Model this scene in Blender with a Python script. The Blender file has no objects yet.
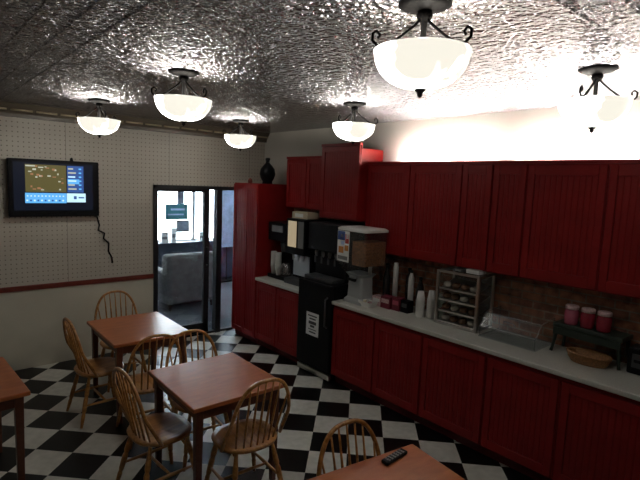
import bpy, bmesh, math, random
from mathutils import Vector, Matrix
random.seed(7)
PI = math.pi
scene = bpy.context.scene
COL = scene.collection

# ------------------------------------------------------------------ render look
scene.view_settings.view_transform = 'Standard'
scene.view_settings.look = 'None'
scene.view_settings.gamma = 1.0
scene.view_settings.use_curve_mapping = False
scene.view_settings.exposure = 0.97
scene.cycles.use_denoising = True
scene.cycles.max_bounces = 8
scene.cycles.transparent_max_bounces = 16
scene.cycles.sample_clamp_indirect = 20.0
scene.cycles.caustics_reflective = False
scene.cycles.caustics_refractive = False

# ------------------------------------------------------------------ materials
def new_mat(name):
    m = bpy.data.materials.new(name); m.use_nodes = True
    nt = m.node_tree
    return m, nt, nt.nodes['Principled BSDF']

def plain(name, col, rough=0.5, metal=0.0, coat=0.0, var=0.0, vscale=8.0, bump=0.0, bscale=60.0, spec=None):
    m, nt, b = new_mat(name)
    b.inputs['Base Color'].default_value = (*col, 1)
    b.inputs['Roughness'].default_value = rough
    b.inputs['Metallic'].default_value = metal
    b.inputs['Coat Weight'].default_value = coat
    if spec is not None: b.inputs['Specular IOR Level'].default_value = spec
    tc = nt.nodes.new('ShaderNodeTexCoord')
    if var > 0:
        n = nt.nodes.new('ShaderNodeTexNoise'); n.inputs['Scale'].default_value = vscale; n.inputs['Detail'].default_value = 4
        nt.links.new(tc.outputs['Object'], n.inputs['Vector'])
        r = nt.nodes.new('ShaderNodeValToRGB')
        r.color_ramp.elements[0].position = 0.3; r.color_ramp.elements[1].position = 0.7
        r.color_ramp.elements[0].color = (*[c * (1 - var) for c in col], 1)
        r.color_ramp.elements[1].color = (*[min(1, c * (1 + var)) for c in col], 1)
        nt.links.new(n.outputs['Fac'], r.inputs['Fac']); nt.links.new(r.outputs['Color'], b.inputs['Base Color'])
    if bump > 0:
        n2 = nt.nodes.new('ShaderNodeTexNoise'); n2.inputs['Scale'].default_value = bscale
        nt.links.new(tc.outputs['Object'], n2.inputs['Vector'])
        bp = nt.nodes.new('ShaderNodeBump'); bp.inputs['Strength'].default_value = bump; bp.inputs['Distance'].default_value = 0.01
        nt.links.new(n2.outputs['Fac'], bp.inputs['Height']); nt.links.new(bp.outputs['Normal'], b.inputs['Normal'])
    return m

def wood(name, c1, c2, rough=0.35, scale=(14, 1.4, 14), coat=0.3):
    m, nt, b = new_mat(name)
    tc = nt.nodes.new('ShaderNodeTexCoord')
    mp = nt.nodes.new('ShaderNodeMapping'); mp.inputs['Scale'].default_value = scale
    n = nt.nodes.new('ShaderNodeTexNoise'); n.inputs['Scale'].default_value = 2.2; n.inputs['Detail'].default_value = 6; n.inputs['Distortion'].default_value = 0.6
    r = nt.nodes.new('ShaderNodeValToRGB')
    r.color_ramp.elements[0].position = 0.32; r.color_ramp.elements[1].position = 0.72
    r.color_ramp.elements[0].color = (*c1, 1); r.color_ramp.elements[1].color = (*c2, 1)
    L = nt.links.new
    L(tc.outputs['Object'], mp.inputs['Vector']); L(mp.outputs['Vector'], n.inputs['Vector'])
    L(n.outputs['Fac'], r.inputs['Fac']); L(r.outputs['Color'], b.inputs['Base Color'])
    b.inputs['Roughness'].default_value = rough; b.inputs['Coat Weight'].default_value = coat; b.inputs['Coat Roughness'].default_value = 0.25
    return m

def emis(name, col, strength):
    m, nt, b = new_mat(name)
    b.inputs['Base Color'].default_value = (*[c * 0.1 for c in col], 1)
    b.inputs['Emission Color'].default_value = (*col, 1)
    b.inputs['Emission Strength'].default_value = strength
    b.inputs['Roughness'].default_value = 0.4; b.inputs['Specular IOR Level'].default_value = 0.2
    return m

def clear(name, tint=(0.95, 0.97, 0.97), gloss=0.12, rough=0.05, haze=0.0):
    """thin clear pane: mostly see-through, a little mirror, optional milky haze"""
    m = bpy.data.materials.new(name); m.use_nodes = True
    nt = m.node_tree; nt.nodes.clear()
    out = nt.nodes.new('ShaderNodeOutputMaterial')
    t = nt.nodes.new('ShaderNodeBsdfTransparent'); t.inputs['Color'].default_value = (*tint, 1)
    g = nt.nodes.new('ShaderNodeBsdfGlossy'); g.inputs['Roughness'].default_value = rough
    mx = nt.nodes.new('ShaderNodeMixShader'); mx.inputs['Fac'].default_value = gloss
    nt.links.new(t.outputs[0], mx.inputs[1]); nt.links.new(g.outputs[0], mx.inputs[2])
    last = mx
    if haze > 0:
        d = nt.nodes.new('ShaderNodeBsdfDiffuse'); d.inputs['Color'].default_value = (0.8, 0.82, 0.82, 1)
        m2 = nt.nodes.new('ShaderNodeMixShader'); m2.inputs['Fac'].default_value = haze
        nt.links.new(mx.outputs[0], m2.inputs[1]); nt.links.new(d.outputs[0], m2.inputs[2]); last = m2
    nt.links.new(last.outputs[0], out.inputs['Surface'])
    return m

M = {}
M['red'] = plain('red_paint', (0.24, 0.0095, 0.0095), rough=0.42, var=0.12, vscale=5, spec=0.25)
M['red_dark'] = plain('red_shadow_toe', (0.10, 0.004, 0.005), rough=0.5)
M['counter'] = plain('laminate_counter', (0.62, 0.61, 0.55), rough=0.3, var=0.10, vscale=120)
M['black'] = plain('black_plastic', (0.005, 0.005, 0.006), rough=0.4, spec=0.12)
M['black_matte'] = plain('black_matte', (0.004, 0.004, 0.005), rough=0.6, spec=0.2)
M['grey_dark'] = plain('dark_grey_plastic', (0.05, 0.052, 0.055), rough=0.4)
M['grey'] = plain('grey_plastic', (0.22, 0.22, 0.22), rough=0.4)
M['steel'] = plain('brushed_steel', (0.55, 0.54, 0.52), rough=0.3, metal=1.0)
M['bronze'] = plain('dark_bronze', (0.0018, 0.0015, 0.0015), rough=0.6, spec=0.04)
M['alu'] = plain('dark_door_metal', (0.006, 0.006, 0.008), rough=0.45)
M['white'] = plain('white_plastic', (0.75, 0.74, 0.72), rough=0.45)
M['paper'] = plain('white_paper', (0.8, 0.8, 0.78), rough=0.8)
M['cream'] = plain('cream_card', (0.62, 0.53, 0.38), rough=0.7)
M['oak'] = wood('golden_oak', (0.30, 0.115, 0.024), (0.62, 0.30, 0.080), rough=0.33)
M['table_top'] = wood('orange_wood_top', (0.37, 0.098, 0.027), (0.48, 0.140, 0.040), rough=0.33, scale=(3, 10, 3), coat=0.12)
M['table_leg'] = wood('red_brown_wood', (0.085, 0.022, 0.011), (0.13, 0.036, 0.016), rough=0.4)
M['rail'] = wood('mahogany_rail', (0.13, 0.018, 0.011), (0.18, 0.028, 0.015), rough=0.4)
M['wicker'] = plain('wicker', (0.26, 0.12, 0.04), rough=0.65, var=0.35, vscale=90)
M['green_metal'] = plain('dark_green_stand', (0.022, 0.032, 0.024), rough=0.4, spec=0.4)
M['jar_red'] = plain('red_jar', (0.30, 0.015, 0.035), rough=0.2, coat=0.4)
M['jar_pink'] = plain('pink_jar', (0.50, 0.10, 0.16), rough=0.25, coat=0.4)
M['maroon'] = plain('maroon_box', (0.16, 0.012, 0.03), rough=0.5)
M['pink'] = plain('pale_pink', (0.62, 0.42, 0.42), rough=0.6, var=0.3, vscale=60)
M['brown_food'] = plain('brown_cereal', (0.24, 0.095, 0.028), rough=0.8, var=0.5, vscale=55, bump=0.8, bscale=70)
M['blue'] = plain('blue_print', (0.05, 0.10, 0.32), rough=0.5)
M['redprint'] = plain('red_print', (0.5, 0.05, 0.04), rough=0.5)
M['orange'] = plain('orange_print', (0.60, 0.24, 0.06), rough=0.5)
M['glass'] = clear('door_glass', gloss=0.06)
M['acrylic'] = clear('clear_acrylic', tint=(0.9, 0.92, 0.91), gloss=0.07, rough=0.15, haze=0.025)
M['hazy'] = clear('cloudy_plastic', tint=(0.75, 0.78, 0.8), gloss=0.08, rough=0.25, haze=0.16)
M['case_clear'] = clear('case_acrylic', tint=(0.92, 0.94, 0.93), gloss=0.03, rough=0.2, haze=0.03)
M['frosted'] = clear('frosted_plastic', tint=(0.7, 0.72, 0.74), gloss=0.06, rough=0.3, haze=0.45)
M['carafe'] = clear('carafe_glass', tint=(0.5, 0.42, 0.42), gloss=0.2, rough=0.05, haze=0.12)
M['sofa'] = plain('grey_upholstery', (0.12, 0.115, 0.12), rough=0.85, var=0.2, vscale=12)
M['carpet'] = plain('slate_carpet', (0.06, 0.068, 0.085), rough=0.8, var=0.25, vscale=30)
M['plaster'] = plain('white_plaster', (0.66, 0.63, 0.57), rough=0.75)
M['lobby_wall'] = plain('lobby_wall', (0.55, 0.57, 0.60), rough=0.8)
M['navy'] = plain('dark_sill', (0.035, 0.045, 0.075), rough=0.5)
M['teal'] = plain('teal_sign', (0.03, 0.20, 0.22), rough=0.5)
M['poster'] = plain('grey_poster', (0.16, 0.20, 0.24), rough=0.6, var=0.3, vscale=10)
M['palebl'] = plain('pale_blue_banner', (0.42, 0.52, 0.72), rough=0.6, var=0.25, vscale=5)
M['bowl_lit'] = None

# floor: black and white vinyl tile, laid at 45 degrees to the walls
def checker_mat():
    m, nt, b = new_mat('checker_tiles')
    uv = nt.nodes.new('ShaderNodeUVMap'); uv.uv_map = 'tiles'
    ck = nt.nodes.new('ShaderNodeTexChecker'); ck.inputs['Scale'].default_value = 1.0
    ck.inputs['Color1'].default_value = (0.004, 0.004, 0.004, 1); ck.inputs['Color2'].default_value = (0.66, 0.64, 0.57, 1)
    ad = nt.nodes.new('ShaderNodeVectorMath'); ad.operation = 'ADD'; ad.inputs[1].default_value = (100.0, 101.0, 0.5)
    n = nt.nodes.new('ShaderNodeTexNoise'); n.inputs['Scale'].default_value = 5; n.inputs['Detail'].default_value = 6
    r = nt.nodes.new('ShaderNodeMapRange'); r.inputs['To Min'].default_value = 0.72; r.inputs['To Max'].default_value = 1.15
    mul = nt.nodes.new('ShaderNodeMix'); mul.data_type = 'RGBA'; mul.blend_type = 'MULTIPLY'; mul.inputs[0].default_value = 1.0
    L = nt.links.new
    L(uv.outputs[0], ad.inputs[0]); L(ad.outputs[0], ck.inputs['Vector']); L(uv.outputs[0], n.inputs['Vector'])
    L(n.outputs['Fac'], r.inputs['Value']); L(ck.outputs['Color'], mul.inputs[6]); L(r.outputs[0], mul.inputs[7])
    L(mul.outputs[2], b.inputs['Base Color'])
    b.inputs['Roughness'].default_value = 0.30; b.inputs['Specular IOR Level'].default_value = 0.25
    return m

# ceiling: crumpled silver foil tin with pressed seams
def foil_mat():
    m, nt, b = new_mat('silver_foil_ceiling')
    b.inputs['Metallic'].default_value = 1.0
    b.inputs['Base Color'].default_value = (0.37, 0.36, 0.385, 1)
    b.inputs['Roughness'].default_value = 0.07
    L = nt.links.new
    tc = nt.nodes.new('ShaderNodeTexCoord')
    v = nt.nodes.new('ShaderNodeTexVoronoi'); v.feature = 'SMOOTH_F1'; v.inputs['Scale'].default_value = 30
    n = nt.nodes.new('ShaderNodeTexNoise'); n.inputs['Scale'].default_value = 48; n.inputs['Detail'].default_value = 1.5
    n3 = nt.nodes.new('ShaderNodeTexNoise'); n3.inputs['Scale'].default_value = 3.0
    L(tc.outputs['Object'], v.inputs['Vector']); L(tc.outputs['Object'], n.inputs['Vector']); L(tc.outputs['Object'], n3.inputs['Vector'])
    a = nt.nodes.new('ShaderNodeMath'); a.operation = 'ADD'
    L(v.outputs['Distance'], a.inputs[0]); L(n.outputs['Fac'], a.inputs[1])
    b1 = nt.nodes.new('ShaderNodeBump'); b1.inputs['Strength'].default_value = 1.0; b1.inputs['Distance'].default_value = 0.034
    L(a.outputs[0], b1.inputs['Height'])
    L(b1.outputs['Normal'], b.inputs['Normal'])
    return m

def peg_mat():
    m, nt, b = new_mat('pegboard')
    L = nt.links.new
    tc = nt.nodes.new('ShaderNodeTexCoord'); sp = nt.nodes.new('ShaderNodeSeparateXYZ')
    L(tc.outputs['Object'], sp.inputs[0])
    def cell(sock, pitch, off=0.0):
        d = nt.nodes.new('ShaderNodeMath'); d.operation = 'MULTIPLY_ADD'; d.inputs[1].default_value = 1 / pitch; d.inputs[2].default_value = off
        f = nt.nodes.new('ShaderNodeMath'); f.operation = 'FRACT'
        s = nt.nodes.new('ShaderNodeMath'); s.operation = 'SUBTRACT'; s.inputs[1].default_value = 0.5
        q = nt.nodes.new('ShaderNodeMath'); q.operation = 'MULTIPLY'
        L(sock, d.inputs[0]); L(d.outputs[0], f.inputs[0]); L(f.outputs[0], s.inputs[0]); L(s.outputs[0], q.inputs[0]); L(s.outputs[0], q.inputs[1])
        return q.outputs[0]
    P = 0.0508
    ax = cell(sp.outputs['X'], P); az = cell(sp.outputs['Z'], P)
    ad = nt.nodes.new('ShaderNodeMath'); ad.operation = 'ADD'; L(ax, ad.inputs[0]); L(az, ad.inputs[1])
    lt = nt.nodes.new('ShaderNodeMath'); lt.operation = 'LESS_THAN'; lt.inputs[1].default_value = 0.019; L(ad.outputs[0], lt.inputs[0])
    # a sheet joint every 1.22 m
    j = cell(sp.outputs['X'], 1.22, 0.31)
    jt = nt.nodes.new('ShaderNodeMath'); jt.operation = 'LESS_THAN'; jt.inputs[1].default_value = 0.0000045; L(j, jt.inputs[0])
    mxv = nt.nodes.new('ShaderNodeMath'); mxv.operation = 'MAXIMUM'; L(lt.outputs[0], mxv.inputs[0]); L(jt.outputs[0], mxv.inputs[1])
    n = nt.nodes.new('ShaderNodeTexNoise'); n.inputs['Scale'].default_value = 3.5; n.inputs['Detail'].default_value = 3; L(tc.outputs['Object'], n.inputs['Vector'])
    r = nt.nodes.new('ShaderNodeValToRGB')
    r.color_ramp.elements[0].color = (0.46, 0.42, 0.355, 1); r.color_ramp.elements[1].color = (0.55, 0.505, 0.43, 1)
    L(n.outputs['Fac'], r.inputs['Fac'])
    mx = nt.nodes.new('ShaderNodeMix'); mx.data_type = 'RGBA'
    L(mxv.outputs[0], mx.inputs[0]); L(r.outputs['Color'], mx.inputs[6]); mx.inputs[7].default_value = (0.20, 0.175, 0.145, 1)
    L(mx.outputs[2], b.inputs['Base Color'])
    b.inputs['Roughness'].default_value = 0.55
    return m

def brick_mat():
    m, nt, b = new_mat('brick_backsplash')
    L = nt.links.new
    tc = nt.nodes.new('ShaderNodeTexCoord'); mp = nt.nodes.new('ShaderNodeMapping')
    mp.inputs['Rotation'].default_value = (0, math.radians(90), math.radians(90))
    sp = nt.nodes.new('ShaderNodeSeparateXYZ'); cb = nt.nodes.new('ShaderNodeCombineXYZ')
    L(tc.outputs['Object'], sp.inputs[0]); L(sp.outputs['Y'], cb.inputs['X']); L(sp.outputs['Z'], cb.inputs['Y'])
    br = nt.nodes.new('ShaderNodeTexBrick')
    br.inputs['Color1'].default_value = (0.28, 0.11, 0.055, 1); br.inputs['Color2'].default_value = (0.15, 0.062, 0.04, 1)
    br.inputs['Mortar'].default_value = (0.22, 0.17, 0.125, 1)
    br.inputs['Scale'].default_value = 1.0; br.inputs['Brick Width'].default_value = 0.21; br.inputs['Row Height'].default_value = 0.07
    br.inputs['Mortar Size'].default_value = 0.006; br.inputs['Bias'].default_value = -0.1
    L(cb.outputs[0], br.inputs['Vector'])
    n = nt.nodes.new('ShaderNodeTexNoise'); n.inputs['Scale'].default_value = 14; n.inputs['Detail'].default_value = 5
    L(tc.outputs['Object'], n.inputs['Vector'])
    mr = nt.nodes.new('ShaderNodeMapRange'); mr.inputs['From Min'].default_value = 0.3; mr.inputs['From Max'].default_value = 0.7; mr.inputs['To Min'].default_value = 0.5; mr.inputs['To Max'].default_value = 1.7
    L(n.outputs['Fac'], mr.inputs['Value'])
    mu = nt.nodes.new('ShaderNodeMix'); mu.data_type = 'RGBA'; mu.blend_type = 'MULTIPLY'; mu.inputs[0].default_value = 1
    L(br.outputs['Color'], mu.inputs[6]); L(mr.outputs[0], mu.inputs[7]); L(mu.outputs[2], b.inputs['Base Color'])
    bp = nt.nodes.new('ShaderNodeBump'); bp.inputs['Strength'].default_value = 0.6; bp.inputs['Distance'].default_value = 0.01; bp.invert = True
    L(br.outputs['Fac'], bp.inputs['Height']); L(bp.outputs['Normal'], b.inputs['Normal'])
    b.inputs['Roughness'].default_value = 0.6
    return m

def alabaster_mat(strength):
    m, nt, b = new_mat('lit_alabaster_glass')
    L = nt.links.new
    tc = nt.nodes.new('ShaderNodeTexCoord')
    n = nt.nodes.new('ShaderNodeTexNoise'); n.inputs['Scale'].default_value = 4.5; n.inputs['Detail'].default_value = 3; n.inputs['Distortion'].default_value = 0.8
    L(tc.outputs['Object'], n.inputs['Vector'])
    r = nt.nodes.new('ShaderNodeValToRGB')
    r.color_ramp.elements[0].color = (0.0245, 0.0234, 0.0203, 1); r.color_ramp.elements[1].color = (1.0, 0.97, 0.90, 1)  # alabaster veining; dim cream patches also stand in for shading on the bowl
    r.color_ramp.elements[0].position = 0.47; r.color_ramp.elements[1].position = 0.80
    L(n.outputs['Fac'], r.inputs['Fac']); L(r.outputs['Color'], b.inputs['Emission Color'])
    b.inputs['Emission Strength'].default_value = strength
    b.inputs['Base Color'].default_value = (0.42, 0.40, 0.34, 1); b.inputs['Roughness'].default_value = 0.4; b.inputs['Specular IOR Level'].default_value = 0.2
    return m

M['lower'] = plain('cream_wall_panel', (0.60, 0.56, 0.46), rough=0.5, var=0.06, vscale=3)
M['floor'] = checker_mat(); M['foil'] = foil_mat(); M['peg'] = peg_mat(); M['brick'] = brick_mat()
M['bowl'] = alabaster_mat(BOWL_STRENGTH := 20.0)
M['gold'] = plain('dull_gold_moulding', (0.45, 0.38, 0.26), rough=0.35, metal=0.5)
M['brown_trim'] = plain('brown_crown_trim', (0.10, 0.082, 0.06), rough=0.4)

# ------------------------------------------------------------------ mesh builder
class MB:
    def __init__(self): self.v = []; self.f = []; self.m = []; self.smooth = []
    def add(self, vs, fs, mi=0, smooth=False, T=None):
        o = len(self.v)
        for p in vs:
            p = Vector(p); self.v.append(T @ p if T else p)
        for f in fs: self.f.append([o + i for i in f]); self.m.append(mi); self.smooth.append(smooth)
        return self
    def box(self, a, b, mi=0, T=None):
        x0, y0, z0 = [min(p, q) for p, q in zip(a, b)]; x1, y1, z1 = [max(p, q) for p, q in zip(a, b)]
        vs = [(x0, y0, z0), (x1, y0, z0), (x1, y1, z0), (x0, y1, z0), (x0, y0, z1), (x1, y0, z1), (x1, y1, z1), (x0, y1, z1)]
        return self.add(vs, [(0, 3, 2, 1), (4, 5, 6, 7), (0, 1, 5, 4), (1, 2, 6, 5), (2, 3, 7, 6), (3, 0, 4, 7)], mi, False, T)
    def lathe(self, prof, c=(0, 0, 0), n=24, mi=0, closed=False, T=None):
        """prof: (r, z) list, revolved about z at c; ends with r>0 are capped when closed"""
        vs, fs = [], []
        for r, z in prof:
            for k in range(n):
                a = 2 * PI * k / n; vs.append((c[0] + r * math.cos(a), c[1] + r * math.sin(a), c[2] + z))
        for i in range(len(prof) - 1):
            for k in range(n):
                k2 = (k + 1) % n; fs.append((i * n + k, i * n + k2, (i + 1) * n + k2, (i + 1) * n + k))
        self.add(vs, fs, mi, True, T)
        if closed:
            o = len(self.v) - len(vs)
            self.f.append([o + k for k in range(n)][::-1]); self.m.append(mi); self.smooth.append(False)
            e = o + (len(prof) - 1) * n
            self.f.append([e + k for k in range(n)]); self.m.append(mi); self.smooth.append(False)
        return self
    def tube(self, pts, r, n=8, mi=0, loop=False, T=None):
        pts = [Vector(p) for p in pts]; N = len(pts)
        rs = r if isinstance(r, (list, tuple)) else [r] * N
        vs, fs = [], []; up = None
        for i, p in enumerate(pts):
            if loop: d = pts[(i + 1) % N] - pts[i - 1]
            else: d = pts[min(i + 1, N - 1)] - pts[max(i - 1, 0)]
            d.normalize()
            if up is None: up = Vector((0, 0, 1)) if abs(d.z) < 0.9 else Vector((1, 0, 0))
            s = d.cross(up).normalized(); up = s.cross(d).normalized()
            for k in range(n):
                a = 2 * PI * k / n; vs.append(p + (s * math.cos(a) + up * math.sin(a)) * rs[i])
        for i in range(N if loop else N - 1):
            j = (i + 1) % N
            for k in range(n):
                k2 = (k + 1) % n; fs.append((i * n + k, i * n + k2, j * n + k2, j * n + k))
        self.add(vs, fs, mi, True, T)
        if not loop:
            o = len(self.v) - len(vs)
            self.f.append([o + k for k in range(n)][::-1]); self.m.append(mi); self.smooth.append(False)
            e = o + (N - 1) * n
            self.f.append([e + k for k in range(n)]); self.m.append(mi); self.smooth.append(False)
        return self
    def prism(self, poly, z0, z1, mi=0, T=None):
        n = len(poly)
        vs = [(x, y, z0) for x, y in poly] + [(x, y, z1) for x, y in poly]
        fs = [tuple(range(n))[::-1], tuple(range(n, 2 * n))] + [(i, (i + 1) % n, n + (i + 1) % n, n + i) for i in range(n)]
        return self.add(vs, fs, mi, False, T)
    def build(self, name, mats, parent=None, bevel=0.0, seg=2):
        me = bpy.data.meshes.new(name)
        me.from_pydata([tuple(p) for p in self.v], [], self.f)
        for mt in (mats if isinstance(mats, (list, tuple)) else [mats]): me.materials.append(mt)
        for p, mi, s in zip(me.polygons, self.m, self.smooth): p.material_index = mi; p.use_smooth = s
        me.validate(); me.update()
        bm = bmesh.new(); bm.from_mesh(me); bmesh.ops.recalc_face_normals(bm, faces=bm.faces[:]); bm.to_mesh(me); bm.free()
        o = bpy.data.objects.new(name, me); COL.objects.link(o)
        if parent: o.parent = parent
        if bevel > 0:
            b = o.modifiers.new('bevel', 'BEVEL'); b.width = bevel; b.segments = seg; b.limit_method = 'ANGLE'; b.angle_limit = math.radians(50)
        return o

def tag(o, label, cat, group=None, kind=None):
    o['label'] = label; o['category'] = cat
    if group: o['group'] = group
    if kind: o['kind'] = kind
    return o
def thing(name, label, cat, loc=(0, 0, 0), rz=0.0, group=None):
    o = bpy.data.objects.new(name, None); COL.objects.link(o); o.empty_display_size = 0.1
    o.location = loc; o.rotation_euler = (0, 0, rz)
    return tag(o, label, cat, group)
def dup(src, loc, rz, label, scale=None):
    c = src.copy(); COL.objects.link(c); c.location = loc; c.rotation_euler = (0, 0, rz); c['label'] = label
    for ch in list(src.children):
        d = ch.copy(); COL.objects.link(d); d.parent = c
        for g in list(ch.children):
            e = g.copy(); COL.objects.link(e); e.parent = d
    return c
def struct(name, mb, mats, parent=None, bevel=0.0):
    o = mb.build(name, mats, parent, bevel)
    if parent is None: o['kind'] = 'structure'
    return o

# ------------------------------------------------------------------ room numbers (metres; X along the pegboard wall, Y along the counter)
XW, YB, ZC = 4.15, 6.098, 2.90       # cabinet wall, pegboard wall, ceiling
XL, YF = -1.9, -1.7                  # unseen walls
XF = 3.545                           # base cabinet fronts
XT, XU = 3.80, 3.92                  # tall wall unit front, wall cabinet fronts
ZCT = 0.936                          # counter top

# floor
fl = MB().add([(XL, YF, 0), (XW, YF, 0), (XW, YB + 0.1, 0), (XL, YB + 0.1, 0)], [(0, 1, 2, 3)])
fl.add([(XL, YF, -0.1), (XW, YF, -0.1), (XW, YB + 0.1, -0.1), (XL, YB + 0.1, -0.1)], [(3, 2, 1, 0)])
floor = struct('floor', fl, M['floor'])
rot = math.radians(-0.586); TS = 0.3097; OX, OY = 3.3506, 2.8605
a_ = (math.cos(rot - PI / 4), math.sin(rot - PI / 4)); b_ = (math.cos(rot + PI / 4), math.sin(rot + PI / 4))
uvl = floor.data.uv_layers.new(name='tiles')
for lp in floor.data.loops:
    p = floor.data.vertices[lp.vertex_index].co
    dx, dy = p.x - OX, p.y - OY
    uvl.data[lp.index].uv = ((dx * a_[0] + dy * a_[1]) / TS, (dx * b_[0] + dy * b_[1]) / TS)

# ceiling: foil panels with pressed ribs
ce = MB().box((XL - 0.1, YF - 0.1, ZC), (XW + 0.1, YB + 0.1, ZC + 0.1))
struct('ceiling', ce, M['foil'])
ribs = MB()
for k in range(9):
    x = -0.43 + 0.155 * k
    ribs.tube([(x, YF, ZC), (x, YB - 0.15, ZC)], 0.0045, 6)
for y in (0.70, 0.87): ribs.tube([(0.9, y, ZC), (XW - 0.02, y, ZC)], 0.0045, 6)
struct('trim_1', ribs, M['foil'])

# pegboard wall with the door opening
DX0, DX1, DZ = 2.458, 3.90, 2.10
w = MB()
w.box((XL, YB, 0), (DX0, YB + 0.12, ZC)); w.box((DX0, YB, DZ), (DX1, YB + 0.12, ZC)); w.box((DX1, YB, 0), (XW, YB + 0.12, ZC))
struct('wall_back', w, M['peg'])
struct('wall_right', MB().box((XW, YF, 0), (XW + 0.12, YB + 0.12, ZC)), M['plaster'])
struct('wall_left', MB().box((XL - 0.12, YF - 0.12, 0), (XL, YB + 0.12, ZC)), M['plaster'])
struct('wall_front', MB().box((XL, YF - 0.12, 0), (XW + 0.12, YF, ZC)), M['plaster'])
struct('trim_6', MB().box((XL, YB - 0.008, 0.0), (DX0, YB, 0.91)), M['lower'])
# chair rail on the pegboard wall
struct('trim_2', MB().box((XL, YB - 0.022, 0.893), (DX0, YB, 0.950)), M['rail'], bevel=0.004)
# crown moulding: brown cove with a dull gold ribbed bead
cr = MB()
cr.prism([(XL, YB), (XL, YB - 0.05), (XW, YB - 0.05), (XW, YB)], 2.765, 2.80)
cr.add([(XL, YB - 0.05, 2.80), (XW, YB - 0.05, 2.80), (XW, YB - 0.13, ZC - 0.001), (XL, YB - 0.13, ZC - 0.001)], [(0, 1, 2, 3)])
struct('trim_3', cr, M['brown_trim'])
bd = MB()
x = XL
while x < XW - 0.1:
    bd.tube([(x, YB - 0.085, 2.835), (x + 0.20, YB - 0.085, 2.835)], 0.011, 8); x += 0.235
struct('trim_4', bd, M['gold'])
# brick splashback along the counter
struct('trim_5', MB().box((XW - 0.02, 0.12, 0.90), (XW, YB, 1.86)), M['brick'])

# glazed storefront door: dark metal frame, left leaf, mullion, right leaf
fr = MB()
y0, y1 = YB + 0.01, YB + 0.09
fr.box((DX0, y0 - 0.03, 0), (DX0 + 0.05, y1, DZ)); fr.box((DX1 - 0.05, y0, 0), (DX1, y1, DZ)); fr.box((DX0, y0 - 0.03, DZ - 0.05), (DX1, y1, DZ))
fr.box((3.37, y0 - 0.02, 0), (3.45, y1, DZ)); fr.box((DX0, y0, 0), (DX1, y1, 0.03))
d1 = struct('door_1', fr, M['alu'])
lf = MB()
for xa, xb in ((2.512, 2.535), (3.195, 3.272)): lf.box((xa, y0 + 0.015, 0.03), (xb, y1 - 0.015, DZ - 0.05))
lf.box((2.51, y0 + 0.015, 0.03), (3.27, y1 - 0.015, 0.17)); lf.box((2.51, y0 + 0.015, DZ - 0.085), (3.27, y1 - 0.015, DZ - 0.05))
lf.build('door_leaf', M['alu'], d1)
pg = MB(); pg.box((2.53, YB + 0.046, 0.165), (3.20, YB + 0.052, DZ - 0.08)); pg.build('door_glass', M['glass'], d1)
pg = MB(); pg.box((3.27, YB + 0.046, 0.03), (3.38, YB + 0.052, DZ - 0.05)); pg.build('side_glass', M['glass'], d1)
pg = MB(); pg.box((3.44, YB + 0.046, 0.03), (DX1 - 0.04, YB + 0.052, DZ - 0.05)); pg.build('side_glass', M['glass'], d1)
hb = MB(); hb.tube([(3.235, y0 + 0.02, 1.0), (3.235, y0 - 0.04, 1.0), (3.235, y0 - 0.04, 1.25), (3.235, y0 + 0.02, 1.25)], 0.010, 8); hb.build('door_handle', M['alu'], d1)

# the bright room beyond the glass
LX0, LX1, LY0, LY1, LZ = 1.2, 6.6, YB + 0.12, 9.6, 2.75
struct('floor_lobby', MB().box((LX0, YB + 0.1, -0.1), (LX1, LY1, 0)), M['carpet'])
struct('ceiling_lobby', MB().box((LX0, LY0, LZ), (LX1, LY1 + 0.1, LZ + 0.1)), M['lobby_wall'])
struct('wall_lobby_left', MB().box((LX0 - 0.1, LY0, 0), (LX0, LY1, LZ)), M['lobby_wall'])
struct('wall_lobby_right', MB().box((LX1, LY0, 0), (LX1 + 0.1, LY1, LZ)), M['lobby_wall'])
struct('wall_lobby_front', MB().box((XW + 0.12, LY0 - 0.1, 0), (LX1, LY0, LZ)), M['lobby_wall'])
wb = MB(); wb.box((LX0, LY1, 0), (LX1, LY1 + 0.1, 0.86)); wb.box((LX0, LY1, 2.55), (LX1, LY1 + 0.1, LZ))
wb.box((LX0, LY1, 0.86), (2.6, LY1 + 0.1, 2.55)); wb.box((6.2, LY1, 0.86), (LX1, LY1 + 0.1, 2.55))
struct('wall_lobby_back', wb, M['navy'])
wf = MB()
for xa in (2.6, 3.72, 4.74, 4.98, 6.14): wf.box((xa, LY1 + 0.02, 0.86), (xa + 0.06, LY1 + 0.08, 2.55))
wf.box((2.6, LY1 + 0.02, 0.86), (6.2, LY1 + 0.08, 0.90)); wf.box((2.6, LY1 + 0.02, 2.51), (6.2, LY1 + 0.08, 2.55))
w1 = struct('window_1', wf, M['grey'])
MB().box((2.6, LY1 + 0.045, 0.88), (6.2, LY1 + 0.052, 2.53)).build('window_pane', M['glass'], w1)
MB().box((2.5, LY1 - 0.28, 0.84), (6.3, LY1, 0.88)).build('window_sill', M['navy'], w1)

# grey armchair in the next room
ac = thing('armchair', 'grey upholstered armchair in the next room, seen through the glass door', 'armchair', (3.70, 7.85, 0))
MB().box((-0.46, -0.38, 0.12), (0.46, 0.40, 0.42)).build('seat_base', M['sofa'], ac, bevel=0.03)
MB().box((-0.32, -0.22, 0.42), (0.32, 0.40, 0.54)).build('seat_cushion', M['sofa'], ac, bevel=0.04)
MB().box((-0.48, -0.46, 0.12), (0.48, -0.20, 0.95)).build('backrest', M['sofa'], ac, bevel=0.06, seg=3)
for s in (-1, 1):
    MB().box((s * 0.48, -0.42, 0.12), (s * 0.32, 0.40, 0.66)).build('armrest', M['sofa'], ac, bevel=0.05, seg=3)
for sx in (-1, 1):
    for sy in (-1, 1):
        MB().lathe([(0.018, 0), (0.028, 0.125)], (sx * 0.38, sy * 0.32, 0), 10, closed=True).build('leg', M['black_matte'], ac)
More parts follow.
